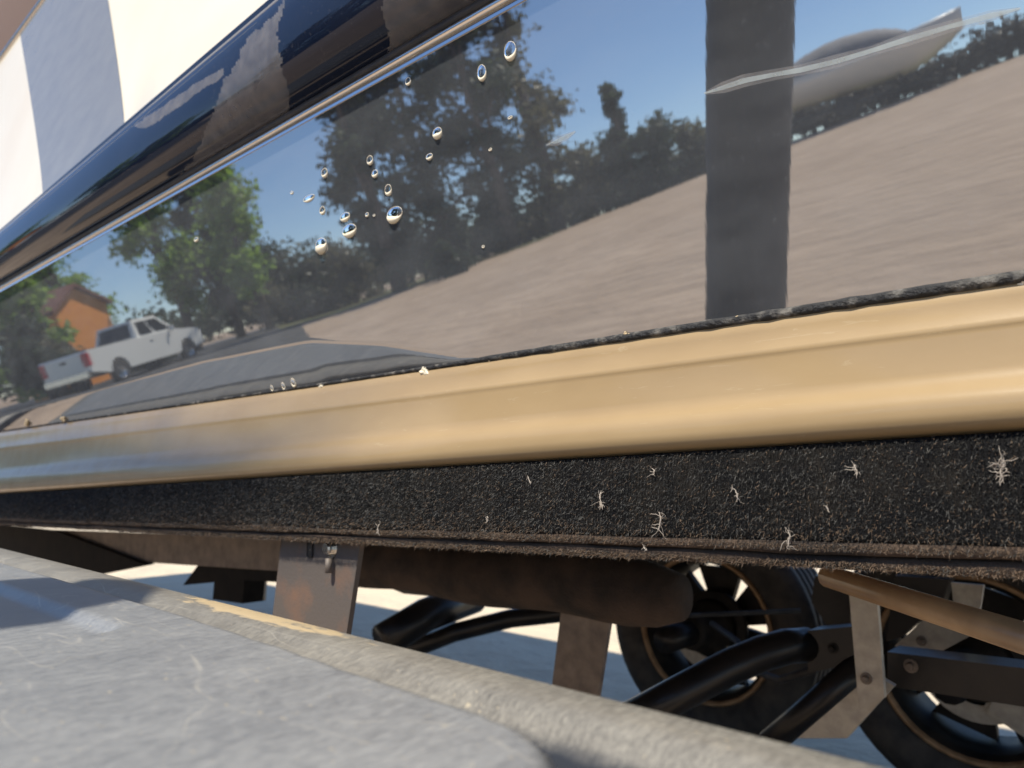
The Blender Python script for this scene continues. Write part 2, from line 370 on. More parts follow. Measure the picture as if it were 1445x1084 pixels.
film([(538, -30), (540, 10), (550, 60), (548, 85), (552, 110), (640, 60), (760, -30)])
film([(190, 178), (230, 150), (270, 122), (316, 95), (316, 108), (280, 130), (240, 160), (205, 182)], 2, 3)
# cream topside, leaning inwards; the dark stripe is inlaid between two cream panels
sil = line_xz((0, 85), (62, 0), .60)
def top_pt(x, t, d=0): z0 = top_z(x) - .004; z1 = sil(x); return (x, .506 + (.60 - .506) * t ** .8 - d, z0 + (z1 - z0) * t)
def on_top(X, Y):
    y = .52
    for _ in range(8):
        p = aty(X, Y, y); z0, z1 = top_z(p[0]) - .004, sil(p[0]); t = max((p[2] - z0) / (z1 - z0), 0); y = .506 + .094 * t ** .8
    return p, t
sl = [on_top(62, 272), on_top(30, 50)]; sr = [on_top(175, 178), on_top(152, 0)]
def xl(t): (a, ta), (b, tb_) = sl; return a[0] + (b[0] - a[0]) * (t - ta) / (tb_ - ta)
def xr(t): (a, ta), (b, tb_) = sr; return a[0] + (b[0] - a[0]) * (t - ta) / (tb_ - ta)
TS = np.linspace(0, 1, 25)
def panel(name, fa, fb, m, n, d=0):
    rows = [[top_pt(fa(t) + (fb(t) - fa(t)) * i / n, t, d) for i in range(n + 1)] for t in TS]
    v, f = ruled(rows); return from_np(name, v, f, m, boat, True)
panel('cream_panel', lambda t: -6.0, lambda t: xl(t), M['cream'], 8)
panel('cream_panel', lambda t: xr(t), lambda t: 1.6, M['cream'], 12)
panel('accent_stripe', lambda t: xl(t) - .004, lambda t: xr(t) + .004, M['stripe'], 6, .002)
bm = bmesh.new(); tube(bm, [(x, .598, sil(x)) for x in (-6, -4, -2, 0, 1.6)], .009, 8); bm_out('gunwale_trim', bm, M['trim'], boat, True)
rows = [[(x, y, sil(x) + z) for y, z in ((.603, .008), (.600, .05), (.602, .25), (.61, .42), (.64, .50), (.80, .52))] for x in np.linspace(-6, 1.6, 30)]
v, f = ruled(rows); from_np('canvas_cover', v, f, M['cover'], boat, True)
# forward end of the tan band: shaded by the added blocker further down
# pale streaks laid on the black side
def hull_streak(pts, w):
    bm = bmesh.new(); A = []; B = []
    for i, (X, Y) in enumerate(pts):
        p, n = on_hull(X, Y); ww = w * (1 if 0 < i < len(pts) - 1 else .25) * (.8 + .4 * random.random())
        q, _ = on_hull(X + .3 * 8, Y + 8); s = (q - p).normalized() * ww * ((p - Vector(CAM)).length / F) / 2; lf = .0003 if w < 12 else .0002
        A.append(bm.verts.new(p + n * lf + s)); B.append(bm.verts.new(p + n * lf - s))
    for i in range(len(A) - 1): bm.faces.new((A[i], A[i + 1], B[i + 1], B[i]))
    return bm_out('hull_streak', bm, SC_, boat, True)
for w_, m_s in ((6.5, M['hull_streak']), (14, M['film'])):
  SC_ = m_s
  hull_streak([(994, 132), (1020, 124), (1050, 114), (1090, 106), (1130, 99), (1180, 87), (1230, 72), (1280, 56), (1340, 38), (1400, 22), (1440, 12)], w_)
  hull_streak([(771, 205), (785, 200), (800, 193), (812, 186)], w_ * .8)

# ------------------------------------------------------------------ the trailer
trailer = empty('boat_trailer', (-.7, 1.3, 0), 'black tandem axle boat trailer with carpeted bunks under the boat', 'trailer')
def bunk_front(): pass
BY = .587                                         # face of the near bunk
bz1 = lambda x: tb(x) - .002
bz0 = bunk_z0
bunk = None
rows = []
for x in np.linspace(-5.0, 1.4, 120):
    a, b = bz0(x), bz1(x); w = .0012 * noise.noise((x * 9, 1, 0)); h = b - a
    prof = [(.06, 0), (.02, 0), (.006, .004), (.002, .012), (.001, .03), (0, .09), (0, .5), (0, .93), (.003, .98), (.012, 1.0), (.06, 1.0)]
    rows.append([(x, BY + y + w, a + .016 + (h - .016) * t) for y, t in prof])
v, f = ruled(rows); bunk = from_np('bunk_board', v, f, M['carpet'], trailer, True)
def fold(name, z0, r, yoff, m):
    bm = bmesh.new(); P = [(x, BY + yoff + .003 * noise.noise((x * 5, z0 * 50, 2)), bz0(x) + z0 + .0022 * noise.noise((x * 7, 4, z0 * 90))) for x in np.linspace(-4, 1, 200)]
    tube(bm, P, [r * (1 + .18 * noise.noise((p[0] * 22, z0 * 70, 5))) for p in P], 9); return bm_out(name, bm, m, bunk, True)
fold('carpet_fold', .0125, .0054, .0065, M['dirt_carpet']); fold('carpet_fold', .0012, .0058, .012, M['dirt_carpet'])
bm = bmesh.new()
for x0, x1 in ((-5, 1.4),):
    prism(bm, [(x0, BY + .03, bz0(x0) - .002), (x1, BY + .03, bz0(x1) - .002), (x1, BY + .03, bz1(x1) - .01), (x0, BY + .03, bz1(x0) - .01)], (0, .05, 0))
bm_out('bunk_core', bm, M['dirt_carpet'], trailer)
# carpet pile: short fibres, in rows, too many to count
def pile(n, x0, x1, zf, yf, length, wid, colp, name, parent, droop=.4, rows=True):
    x = x0 + (x1 - x0) * rng.random(n) ** 1.0
    keep = rng.random(n) < np.clip(1.15 - np.abs(x + .25) * .62, .12, 1); x = x[keep]; n = len(x)
    if rows: x = np.round(x / .0034) * .0034 + rng.normal(0, .0005, n)
    t = rng.random(n); base = np.stack([x, yf(x, t), zf(x, t)], 1)
    d = np.stack([rng.normal(0, .55, n), -.75 - .3 * rng.random(n), rng.normal(-droop, .55, n)], 1); d /= np.linalg.norm(d, axis=1)[:, None]
    L = length * (.5 + rng.random(n)); side = np.cross(d, rng.normal(0, 1, (n, 3))); side /= np.linalg.norm(side, axis=1)[:, None]
    bend = rng.normal(0, .35, (n, 3))
    w = wid * (.6 + .8 * rng.random(n)) * (1 + np.clip(-x - .3, 0, 3) * 1.2)
    p1 = base + d * L[:, None] * .55; p2 = p1 + (d + bend) * L[:, None] * .45
    V = np.stack([base - side * w[:, None] / 2, base + side * w[:, None] / 2, p1 + side * w[:, None] / 2.4, p1 - side * w[:, None] / 2.4, p2], 1).reshape(-1, 3)
    i0 = np.arange(n) * 5
    loops = np.stack([i0, i0 + 1, i0 + 2, i0 + 3, i0 + 3, i0 + 2, i0 + 4], 1).ravel()
    me = bpy.data.meshes.new(name); me.vertices.add(len(V)); me.vertices.foreach_set('co', V.ravel()); me.loops.add(len(loops)); me.loops.foreach_set('vertex_index', loops)
    me.polygons.add(2 * n); st = np.stack([np.arange(n) * 7, np.arange(n) * 7 + 4], 1).ravel(); me.polygons.foreach_set('loop_start', st); me.polygons.foreach_set('loop_total', np.tile([4, 3], n))
    for mm in colp[0]: me.materials.append(mm)
    pr = colp[1](x, t) if callable(colp[1]) else colp[1]
    mi = (rng.random(n)[:, None] > np.cumsum(np.broadcast_to(pr, (n, len(colp[0]))), 1)).sum(1).clip(0, len(colp[0]) - 1)
    me.polygons.foreach_set('material_index', np.repeat(mi, 2)); me.update(); me.validate()
    o = bpy.data.objects.new(name, me); COL.objects.link(o); o.parent = parent
    me.transform(Matrix.Translation(-Vector(trailer.location))); o['kind'] = 'stuff'; return o
def pile_mix(x, t):
    w = .5 + .5 * np.sin(x * 11.3 + 2 * np.sin(x * 4.1 + t * 5)) * np.sin(x * 23 + t * 7 + 1.3 * np.sin(x * 9)); rib = (np.round(x / .0034) % 2)
    g = .07 + .16 * w + .07 * rib; br = .03 + .07 * (1 - w) + .30 * (1 - t) ** 6
    return np.stack([1 - g - br, g, br], 1)
MM = [M['pile_a'], M['pile_b'], M['pile_c']]
vz0, vz1 = np.vectorize(bz0), np.vectorize(bz1)
pile(190000, -3.0, .12, lambda x, t: vz0(x) + .017 + (vz1(x) - vz0(x) - .019) * t, lambda x, t: BY + 0 * x, .0034, .00028,
     (MM, pile_mix), 'carpet_pile', bunk)
pile(32000, -3.0, .12, lambda x, t: vz0(x) + .0125 + .005 * (t - .5), lambda x, t: BY + .0005 + 0 * x,   .0030, .00028, (MM, [.25, .2, .55]), 'fold_pile', bunk, .1, False)
pile(32000, -3.0, .12, lambda x, t: vz0(x) - .001 + .006 * (t - .5), lambda x, t: BY + .0055 + 0 * x,   .0034, .00028, (MM, [.25, .15, .60]), 'fold_pile', bunk, .3, False)

def plate(name, pix, Y, th, m, parent, bevel=.0015):
    bm = bmesh.new(); prism(bm, [Vector(aty(x, y, Y)) for x, y in pix], (0, th, 0)); return bm_out(name, bm, m, parent, False, bevel, 2)
def rod(name, ends, r, m, parent, n=14, sq=False):
    bm = bmesh.new(); tube(bm, [Vector(aty(x, y, Y)) for x, y, Y in ends], r, 4 if sq else n); return bm_out(name, bm, m, parent, not sq)
# bracket 1 with slot and bolt
br = plate('bunk_bracket', [(399, 745), (510, 755), (488, 900), (382, 890)], .615, .008, M['rustplate'], trailer)
def bolt(X, Y, yy, parent, r=.011, m=None):
    bm = bmesh.new(); p = Vector(aty(X, Y, yy)); lathe(bm, [(0, -.010), (r * .8, -.010), (r, -.007), (r, 0), (r * 1.7, 0), (r * 1.7, .004), (0, .004)], p, (0, 1, 0), 12)
    return bm_out('bolt', bm, m or M['zinc'], parent, False)
bolt(467, 773, .613, br, .009)
bm = bmesh.new(); p = Vector(aty(464, 788, .606)); tube(bm, [p, p + Vector((0, 0, -.02))], .005, 10); bm_out('bolt_shank', bm, M['plate'], br, True)
bm = bmesh.new(); p = Vector(aty(438, 776, .614)); box(bm, p, (.014, .002, .022)); bm_out('slot', bm, M['rubber'], br, False, .003)
# the inner bunk, a fat carpeted log, with its brackets
bm = bmesh.new(); a, b = aty(380, 776, 1.06), aty(962, 840, 1.06)
P = [Vector(a) + (Vector(b) - Vector(a)) * t for t in np.linspace(-.4, 1, 40)]
zc = [p - Vector((0, 0, .005 * math.sin(i * .7))) for i, p in enumerate(P)]
tube(bm, zc, [.058] * 37 + [.056, .05, .036], 18); ib = bm_out('inner_bunk', bm, noisy(mat('worn_dark_carpet', (.03, .02, .016), .95), 14, (.014, .011, .009), (.052, .034, .024), .7, 260, dist=.004), trailer, True)
b2 = plate('bunk_bracket', [(796, 826), (866, 838), (843, 985), (778, 975)], 1.10, .01, M['plate'], trailer)
bolt(846, 862, 1.098, b2, .008, M['galv'])
# a dark frame cross tube and wedge behind the near bunk on the left
plate('side_gusset', [(70, 748), (395, 760), (395, 806), (180, 792)], .95, .02, M['plate'], trailer)
plate('frame_rail', [(-90, 732), (80, 750), (205, 797), (130, 812), (60, 800), (-90, 790)], .93, .03, M['undercoat'], trailer)
plate('frame_rail', [(285, 790), (400, 796), (400, 822), (345, 819), (342, 852), (300, 846), (302, 822), (258, 826)], 1.0, .06, M['undercoat'], trailer)
plate('strap_plate', [(345, 810), (373, 814), (371, 848), (342, 845)], 1.2, .01, M['galv'], trailer)
rod('frame_tube', [(540, 905, 1.35), (600, 868, 1.5), (670, 842, 1.7)], .050, M['blacksteel'], trailer)
rod('frame_tube', [(560, 925, 1.5), (640, 893, 1.6), (720, 873, 1.7), (800, 864, 1.8), (900, 866, 1.9)], .028, M['blacksteel'], trailer)
plate('frame_rail', [(505, 775), (700, 790), (700, 850), (570, 838), (505, 812)], 1.25, .05, M['blacksteel'], trailer)
rod('axle_tube', [(880, 1022, 1.22), (960, 978, 1.30), (1030, 941, 1.37), (1075, 922, 1.42), (1110, 912, 1.46), (1142, 910, 1.50)], .033, M['blacksteel'], trailer, 18)
plate('axle_bracket', [(1140, 890), (1205, 884), (1210, 935), (1140, 950)], 1.48, .06, M['blacksteel'], trailer, .005)
rod('brace_tube', [(1085, 1050, 1.42), (1160, 985, 1.46), (1222, 930, 1.5)], .024, M['blacksteel'], trailer)
plate('strap_plate', [(1198, 836), (1237, 842), (1248, 985), (1212, 1002)], 1.30, .012, M['galv'], trailer)
plate('strap_plate', [(1232, 950), (1262, 968), (1195, 1042), (1125, 1042)], 1.33, .012, M['galv'], trailer)
plate('strap_plate', [(1318, 862), (1402, 880), (1318, 925), (1262, 912)], 1.62, .012, M['galv'], trailer)
plate('strap_plate', [(1342, 822), (1388, 826), (1382, 866), (1346, 858)], 1.66, .012, M['galv'], trailer)
for X, Y, D_ in ((1222, 958, 1.298), (1300, 905, 1.617)): bolt(X, Y, D_, trailer, .0055, M['plate'])
bolt(1285, 940, 1.448, trailer, .007, M['plate']); bolt(1175, 915, 1.478, trailer, .006, M['wheel'])
rod('brake_hose', [(1005, 880, 1.9), (1040, 905, 1.75), (1060, 945, 1.65), (1100, 960, 1.6), (1150, 945, 1.55)], .008, M['rubber'], trailer)
rod('wiring_cable', [(560, 812, 1.2), (680, 838, 1.18), (780, 846, 1.16), (900, 872, 1.3), (990, 868, 1.5), (1130, 862, 1.6)], .005, M['rubber'], trailer)
plate('cross_beam', [(1252, 920), (1460, 945), (1460, 1000), (1252, 968)], 1.45, .07, M['blacksteel'], trailer, .006)
rod('tan_cross_tube', [(1168, 813, .94), (1300, 855, .85), (1470, 908, .76)], .0135, M['tantube'], trailer)
rod('brake_line', [(1168, 822, .93), (1300, 869, .84), (1470, 927, .75)], .0035, M['tantube'], trailer)
rod('tie_rod', [(1090, 812, 2.3), (1165, 828, 2.3)], .03, M['blacksteel'], trailer)
plate('spring_hanger', [(1150, 812), (1200, 815), (1200, 940), (1165, 935), (1165, 880), (1145, 850)], 1.75, .05, M['blacksteel'], trailer)
plate('spring_hanger', [(1262, 812), (1340, 818), (1330, 850), (1270, 900), (1250, 905)], 1.85, .05, M['blacksteel'], trailer)
# far-side wheels, seen on their inner faces
def wheel(cx, cz, rr):
    w = empty('wheel', (cx - trailer.location.x, 2.0 - trailer.location.y, cz)); w.parent = trailer
    def L(name, prof, m, n=48, close=False):
        bm = bmesh.new(); lathe(bm, prof, (0, 0, 0), (0, 1, 0), n, close); bmesh.ops.recalc_face_normals(bm, faces=bm.faces)
        me = bpy.data.meshes.new(name); bm.to_mesh(me); bm.free(); return link(name, me, m, w, True)
    prof = [(.205, .02), (.225, .0), (.27, -.006), (.30, .004), (.316, .022)]
    for i in range(5): y = .03 + i * .032; prof += [(.322, y), (.322, y + .024), (.314, y + .025), (.314, y + .031)]
    prof += [(.316, .195), (.28, .21), (.21, .20)]
    L('tyre', prof, M['tyre'], 56)
    L('rim_edge', [(.196, .030), (.200, .008), (.2085, .004), (.213, .012), (.207, .022)], M['rimline'])
    L('rim', [(.2, .015), (.188, .03), (.183, .09), (.180, .17), (.196, .18), (.2, .17)], M['wheel'])
    bm = bmesh.new()
    for q in range(6):
        a0 = 2 * math.pi * q / 6 + (.52 if rr else .22); pr = [(math.cos(a0 + da) * r_, .125, math.sin(a0 + da) * r_) for r_, da in ((.05, -.55), (.182, -.40), (.182, .40), (.05, .55))]
        prism(bm, pr, (0, .022, 0))
    bmesh.ops.recalc_face_normals(bm, faces=bm.faces); me = bpy.data.meshes.new('spokes'); bm.to_mesh(me); bm.free(); link('spokes', me, M['wheel'], w)
    L('brake_disc', [(.0, .07), (.100, .07), (.105, .076), (.105, .086), (.0, .086)], M['wheel'])
    bm = bmesh.new(); aa = np.linspace(math.pi * 1.02, math.pi * 1.75, 16); prism(bm, [(math.cos(a) * .128, .05, math.sin(a) * .128) for a in aa] + [(math.cos(a) * .088, .05, math.sin(a) * .088) for a in aa[::-1]], (0, .006, 0))
    bmesh.ops.recalc_face_normals(bm, faces=bm.faces); me = bpy.data.meshes.new('dust_shield'); bm.to_mesh(me); bm.free(); link('dust_shield', me, M['galv'], w)
    L('hub', [(.0, -.07), (.045, -.07), (.052, -.05), (.052, .0), (.075, .02), (.08, .06), (.0, .06)], M['wheel'])
    bm = bmesh.new(); box(bm, (.07, .055, -.085), (.10, .07, .07), Matrix.Rotation(.5, 4, 'Y'))
    bmesh.ops.bevel(bm, geom=bm.edges[:], offset=.01, segments=2, affect='EDGES'); me = bpy.data.meshes.new('caliper'); bm.to_mesh(me); bm.free(); link('caliper', me, M['galv'], w)
    return w
wheel(-1.11, .335, 1); wheel(-.43, .335, 0)
# axles and the near frame side keep the light out under the boat
bm = bmesh.new(); tube(bm, [(-1.11, 1.8, .335), (-1.11, 2.05, .335)], .035, 12); bm_out('axle', bm, M['blacksteel'], trailer, True)
bm = bmesh.new(); tube(bm, [(-.43, 1.8, .335), (-.43, 2.05, .335)], .035, 12); bm_out('axle', bm, M['blacksteel'], trailer, True)

# ------------------------------------------------------------------ near fender: rim and raised step panel
FZ = .66
fl = line_xz((0, 770), (1300, 1084), .31)
fy = .31
fender = empty('fender', (0, 0, 0)); fender.parent = trailer; fender.location = (-.5 - trailer.location.x, .15 - trailer.location.y, FZ)
edge_pts = [(0, 770), (450, 878), (900, 987), (1300, 1084)]
def edge_y(x): return float(np.interp(x, [-1.406, -.476, -.202, -.082], [.321, .308, .303, .300]))
rows = []
for x in np.linspace(-3.8, .7, 170):
    e = edge_y(x); gt = sst((x + .34) / .14)
    prof = [(e - .003, -.16), (e + .001, -.03), (e, -.010), (e - .003, -.0025), (e - .009, .0), (e - .03, .0005), (e - .040, -.001), (e - .050, -.004 - .006 * gt), (e - .064, -.005 - .013 * gt), (e - .16, -.005 - .015 * gt), (e - .22, -.005 - .015 * gt), (e - .34, -.006), (e - .352, -.012), (e - .356, -.03), (e - .356, -.2)]
    rows.append([(x, y, FZ + z) for y, z in prof])
v, f = ruled(rows); fr = from_np('fender_top', v, f, M['rim_fender'], None, True)
# raised panel outline (plan), rounded corner towards the picture's lower right
pan_in = [(-3.7, .266), (-1.094, .256), (-.574, .252), (-.40, .245), (-.327, .240), (-.262, .238), (-.228, .236), (-.205, .232), (-.188, .224), (-.174, .212), (-.164, .196), (-.158, .175), (-.155, .14), (-.155, .02), (-.165, -.01), (-3.7, -.01)]
def inset(poly, d):
    out = []; n = len(poly)
    for i in range(n):
        p0, p1, p2 = Vector(poly[i - 1]), Vector(poly[i]), Vector(poly[(i + 1) % n]); a = (p1 - p0).normalized(); b = (p2 - p1).normalized()
        nn = (Vector((-a.y, a.x)) + Vector((-b.y, b.x))).normalized(); out.append(tuple(p1 - nn * d * -1))
    return out
def dens(poly, s=.02):
    out = []
    for i in range(len(poly)):
        a, b = Vector(poly[i]), Vector(poly[(i + 1) % len(poly)]); n = max(1, int((b - a).length / s))
        out += [tuple(a + (b - a) * j / n) for j in range(n)]
    return out
def area(p): return sum(p[i][0] * p[(i + 1) % len(p)][1] - p[(i + 1) % len(p)][0] * p[i][1] for i in range(len(p)))
pp = pan_in if area(pan_in) > 0 else pan_in[::-1]
# the recess pressed into the panel, seen at the picture's left edge
def sdf_box(x, y, cx, cy, hx, hy, r):
    qx, qy = abs(x - cx) - hx + r, abs(y - cy) - hy + r
    return math.hypot(max(qx, 0), max(qy, 0)) + min(max(qx, qy), 0) - r
def inside_d(x, y, poly):
    best = 9; ins = False; n = len(poly)
    for i in range(n):
        x0, y0 = poly[i]; x1, y1 = poly[(i + 1) % n]; L2 = (x1 - x0) ** 2 + (y1 - y0) ** 2; t = min(max(((x - x0) * (x1 - x0) + (y - y0) * (y1 - y0)) / L2, 0), 1)
        best = min(best, math.hypot(x - x0 - t * (x1 - x0), y - y0 - t * (y1 - y0)))
        if (y0 > y) != (y1 > y) and x < (x1 - x0) * (y - y0) / (y1 - y0) + x0: ins = not ins
    return best if ins else -best
def ph(x, y):                                     # height of the step panel above the rim
    d = inside_d(x, y, pp); hgt = .0075 * sst(d / .007)
    s = sdf_box(x, y, -.98, .13, .45, .075, .03)
    return hgt - .0065 * sst(-s / .016)
gx = np.concatenate([np.linspace(-3.7, -1.2, 40), np.linspace(-1.19, -.145, 300)]); gy = np.linspace(-.012, .265, 96)
vid = {}; V = []; Fq = []
for i, x in enumerate(gx):
    for j, y in enumerate(gy):
        V.append((x, y, FZ - .005 + ph(x, y) + (.0006 if inside_d(x, y, pp) > -.003 else -.004 - .016 * sst((x + .36) / .14))))
m_ = len(gy)
for i in range(len(gx) - 1):
    for j in range(m_ - 1): Fq.append((i * m_ + j, (i + 1) * m_ + j, (i + 1) * m_ + j + 1, i * m_ + j + 1))
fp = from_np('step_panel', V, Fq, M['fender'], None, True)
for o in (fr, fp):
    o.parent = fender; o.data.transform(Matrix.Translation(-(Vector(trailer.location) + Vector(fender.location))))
# caked sand on the rim and an oval mud ring on the panel
bm = bmesh.new(); c = Vector(atz(48, 922, FZ + .003))
for i in range(420):
    a = random.random() * 6.283; rr = random.gauss(.9, .10) if random.random() < .6 else random.uniform(.9, 2.2)
    if noise.noise((math.cos(a) * 1.3, math.sin(a) * 1.3, 4)) < -.12 or (rr > 1.15 and not -.6 < a - 6.283 * (a > 3.2) < .9): continue; p = c + Vector((math.cos(a) * .017 * rr, math.sin(a) * .013 * rr, 0)); p.z = FZ - .0042 + ph(p.x, p.y)
    r = random.uniform(.0004, .0014) * (1.3 if rr < 1.1 else .6); bmesh.ops.create_icosphere(bm, subdivisions=1, radius=1, matrix=Matrix.Translation(p) @ Matrix.Diagonal((r * 1.5, r, .0003, 1)))
o = bm_out('mud_ring', bm, M['sand'], None, True); tag(o, 'oval ring of dried tan mud on the grey fender step panel', 'dried mud', kind='stuff')

# ------------------------------------------------------------------ lint on the carpet
def lint(X, Y, s, label, n=9, group='lint caught on the carpeted bunk'):
    n = int(n * 2.2); bm = bmesh.new(); c = Vector(aty(X, Y, BY - .0035)); sc_ = (c - Vector(CAM)).length / F
    spine = []; p = Vector((0, 0, .5)) * s * sc_; d = Vector((random.gauss(0, .5), 0, -1)).normalized()
    for i in range(7):
        spine.append(p.copy()); d = (d + Vector((random.gauss(0, .55), 0, random.gauss(-.15, .35)))).normalized(); p = p + d * s * sc_ * .16
    for i in range(n):
        j0 = random.randrange(6); p = spine[j0] + Vector((random.gauss(0, .06), 0, random.gauss(0, .05))) * s * sc_ * (1 if n < 40 else 2.2); tg_ = (spine[j0 + 1] - spine[j0]).normalized()
        d = (tg_ * random.choice((-1, 1, 1)) + Vector((random.gauss(0, .5), random.gauss(-.1, .15), random.gauss(0, .5)))).normalized(); P = []
        st = random.uniform(.03, .08) * (1.9 if random.random() < .16 else 1)
        for j in range(7):
            P.append(c + p); d = (d + Vector((random.gauss(0, .38), random.gauss(0, .12), random.gauss(0, .38)))).normalized(); p = p + d * s * sc_ * st
        tube(bm, P, [sc_ * random.uniform(.15, .5)] * 6 + [sc_ * .12], 4)
    tube(bm, [c + q for q in spine], [sc_ * .3] + [sc_ * random.uniform(.4, .9) for _ in range(5)] + [sc_ * .2], 5)
    return tag(bm_out('lint', bm, M['lint'], None, True), label, 'lint', group)
lint(1418, 664, 27, 'largest tangled tuft of pale lint, at the right end of the carpet', 18)
lint(1206, 665, 16, 'small pinkish wisp of lint just under the tan band', 8)
lint(848, 708, 26, 'upright pale lint strand on the middle of the carpet', 7)
lint(930, 738, 30, 'long curved lint thread right of the upright lint strand', 6)
lint(1112, 762, 26, 'short pale lint thread near the lower carpet edge', 7)
lint(1036, 700, 18, 'faint lint wisp between the two lower lint threads', 5)
lint(745, 680, 12, 'speck of lint high on the carpet left of the upright strand', 4)
lint(688, 735, 12, 'speck of lint low on the carpet, left of the upright strand', 4)
lint(535, 748, 16, 'wisp of lint at the lower carpet edge above the bracket', 5)
lint(908, 776, 8, 'white speck of lint on the carpet fold', 4)
lint(1165, 720, 10, 'speck of lint right of the short lower thread', 4)
lint(920, 668, 14, 'speck of lint above the long curved thread', 4)

# ------------------------------------------------------------------ water drops on the black side
def drop(X, Y, w, h, label, cres=1.0, tilt=0):
    p, n = on_hull(X, Y); sc_ = (p - Vector(CAM)).length / F
    z = (Vector((0, 0, 1)) - n * n.z).normalized(); x = z.cross(n).normalized()
    q = on_hull(X + 4, Y)[0]; kx = 4 * sc_ / max((q - p).length, 1e-6)     # foreshortening along the hull
    q = on_hull(X, Y + 4)[0]; kz = 4 * sc_ / max((q - p).length, 1e-6)
    a, b = .9 * w / 2 * sc_ / max(kx, .2), .9 * h / 2 * sc_ / max(kz, .2)
    bm = bmesh.new(); NA = 20; hgt = min(a, b) * .13
    rg = []
    for i, (r, hh) in enumerate(((1, 0), (.93, .35), (.75, .7), (.45, .92), (.0001, 1.0))):
        ring = []
        for k_ in range(NA):
            t = 2 * math.pi * k_ / NA; wob = 1 + .12 * noise.noise((math.cos(t) * 1.5 + X, math.sin(t) * 1.5 + Y, 0))
            ring.append(bm.verts.new(p + x * math.cos(t) * a * r * wob + z * math.sin(t) * b * r * wob + n * (hh * hgt + .0002)))
        rg.append(ring)
    for A, B in zip(rg, rg[1:]):
        for k_ in range(NA): bm.faces.new((A[k_], A[(k_ + 1) % NA], B[(k_ + 1) % NA], B[k_]))
    # pale rim; its fat lower crescent paints in the sun's caustic glint
    P = []; RS = []
    for k_ in range(25):
        t = 2 * math.pi * k_ / 24; low = max(0, -math.sin(t + tilt)); P.append(p + x * math.cos(t) * a * (1.0 - .18 * low) + z * math.sin(t) * b * (1.0 - .18 * low) + n * .0003); RS.append(sc_ * (.28 + cres * min(w, h) * .19 * low ** 1.5))
    nf = len(bm.faces); tube(bm, P, RS, 6); bm.faces.ensure_lookup_table()
    for f_ in bm.faces[nf:]: f_.material_index = 1
    return tag(bm_out('water_drop', bm, [M['drop'], M['glint_dirt']], None, True), label, 'water drop', 'water drops on the black hull side')
drop(453, 345, 17, 19, 'lowest round water drop with a full pale ring on black hull', 2.2)
drop(493, 325, 22, 18, 'wide drop with cream lower rim just right of the lowest round drop', 1.2)
drop(557, 302, 24, 22, 'large tilted drop with thick cream lower edge', 1.3, .4)
drop(548, 268, 10, 17, 'upright oval drop above the large tilted drop', 1.3)
drop(617, 187, 14, 15, 'round drop just under the shadow edge on the black hull', 1.6)
drop(436, 280, 18, 9, 'flat wide drop at the edge of the mirrored sky', .9)
for X, Y, w, h, lab in ((458, 244, 9, 14, 'tall thin drop on the shadow edge, left end of the drop cluster'), (522, 226, 9, 14, 'tear shaped drop touching the shadow edge above the upright oval drop'), (529, 245, 9, 11, 'short drop just under the tear shaped drop'), (487, 306, 15, 12, 'wide drop above the lowest wide drop of the cluster'), (518, 303, 5, 6, 'speck sized drop between two wide drops'), (606, 221, 10, 9, 'faint drop under the round drop at the shadow edge'), (455, 297, 8, 12, 'small oval drop above the lowest round drop'), (277, 338, 6, 6, 'lone tiny drop on the mirrored green tree'), (720, 166, 7, 4, 'flat tiny drop at the right, over the mirrored olive tree'), (692, 211, 5, 4, 'tiny drop at the right, lower than the flat tiny one'), (400, 545, 5, 10, 'middle of three pale crescents just above the tan band'), (384, 548, 4, 8, 'smallest, left of three pale crescents above the tan band'), (414, 540, 7, 12, 'largest, right of three pale crescents above the tan band'), (528, 304, 3, 3, 'pinhead drop beside the speck sized drop'), (412, 272, 4, 4, 'pinhead drop on the mirrored blue sky'), (682, 348, 4, 4, 'pinhead drop over the foot of the mirrored trees')):
    drop(X, Y, w, h, lab, 1.2)
# three longer runs close under the trim
for X, Y, w, h, lab in ((720, 72, 18, 30, 'long blurred water run under the trim, highest of the three'), (680, 103, 13, 26, 'middle water run under the trim, narrower than its neighbours'), (576, 115, 8, 12, 'short water run close under the trim strip')):
    drop(X, Y, w, h, lab, 1.0)

# crumbs of dried dirt on the joint above the tan band
def crumb(X, Y, s, label, n=8):
    bm = bmesh.new(); p, nrm = on_hull(X, Y); sc_ = (p - Vector(CAM)).length / F
    for i in range(n):
        q = p + Vector((random.gauss(0, .16) * s * sc_ * 1.2, 0, random.gauss(0, .12) * s * sc_)) + nrm * .0015; r = s * sc_ * random.uniform(.08, .22)
        bmesh.ops.create_icosphere(bm, subdivisions=1, radius=r, matrix=Matrix.Translation(q) @ Matrix.Diagonal((1.4, .6, .8, 1)))
    for v_ in bm.verts: v_.co += Vector((random.gauss(0, 1), random.gauss(0, 1), random.gauss(0, 1))) * s * sc_ * .03
    return tag(bm_out('dirt_crumb', bm, M['glint_dirt'] if n > 6 else M['sand'], None, False), label, 'dirt crumb', 'dirt crumbs on the joint above the tan band')
crumb(1438, 398, 22, 'large pale crumb of dirt at the right end of the tan band joint', 9)
crumb(455, 549, 14, 'jagged pale crumb sitting on the tan band joint below the mirrored truck', 7)
crumb(600, 528, 22, 'row of pale crumbs along the joint where the mirrored field begins', 12)
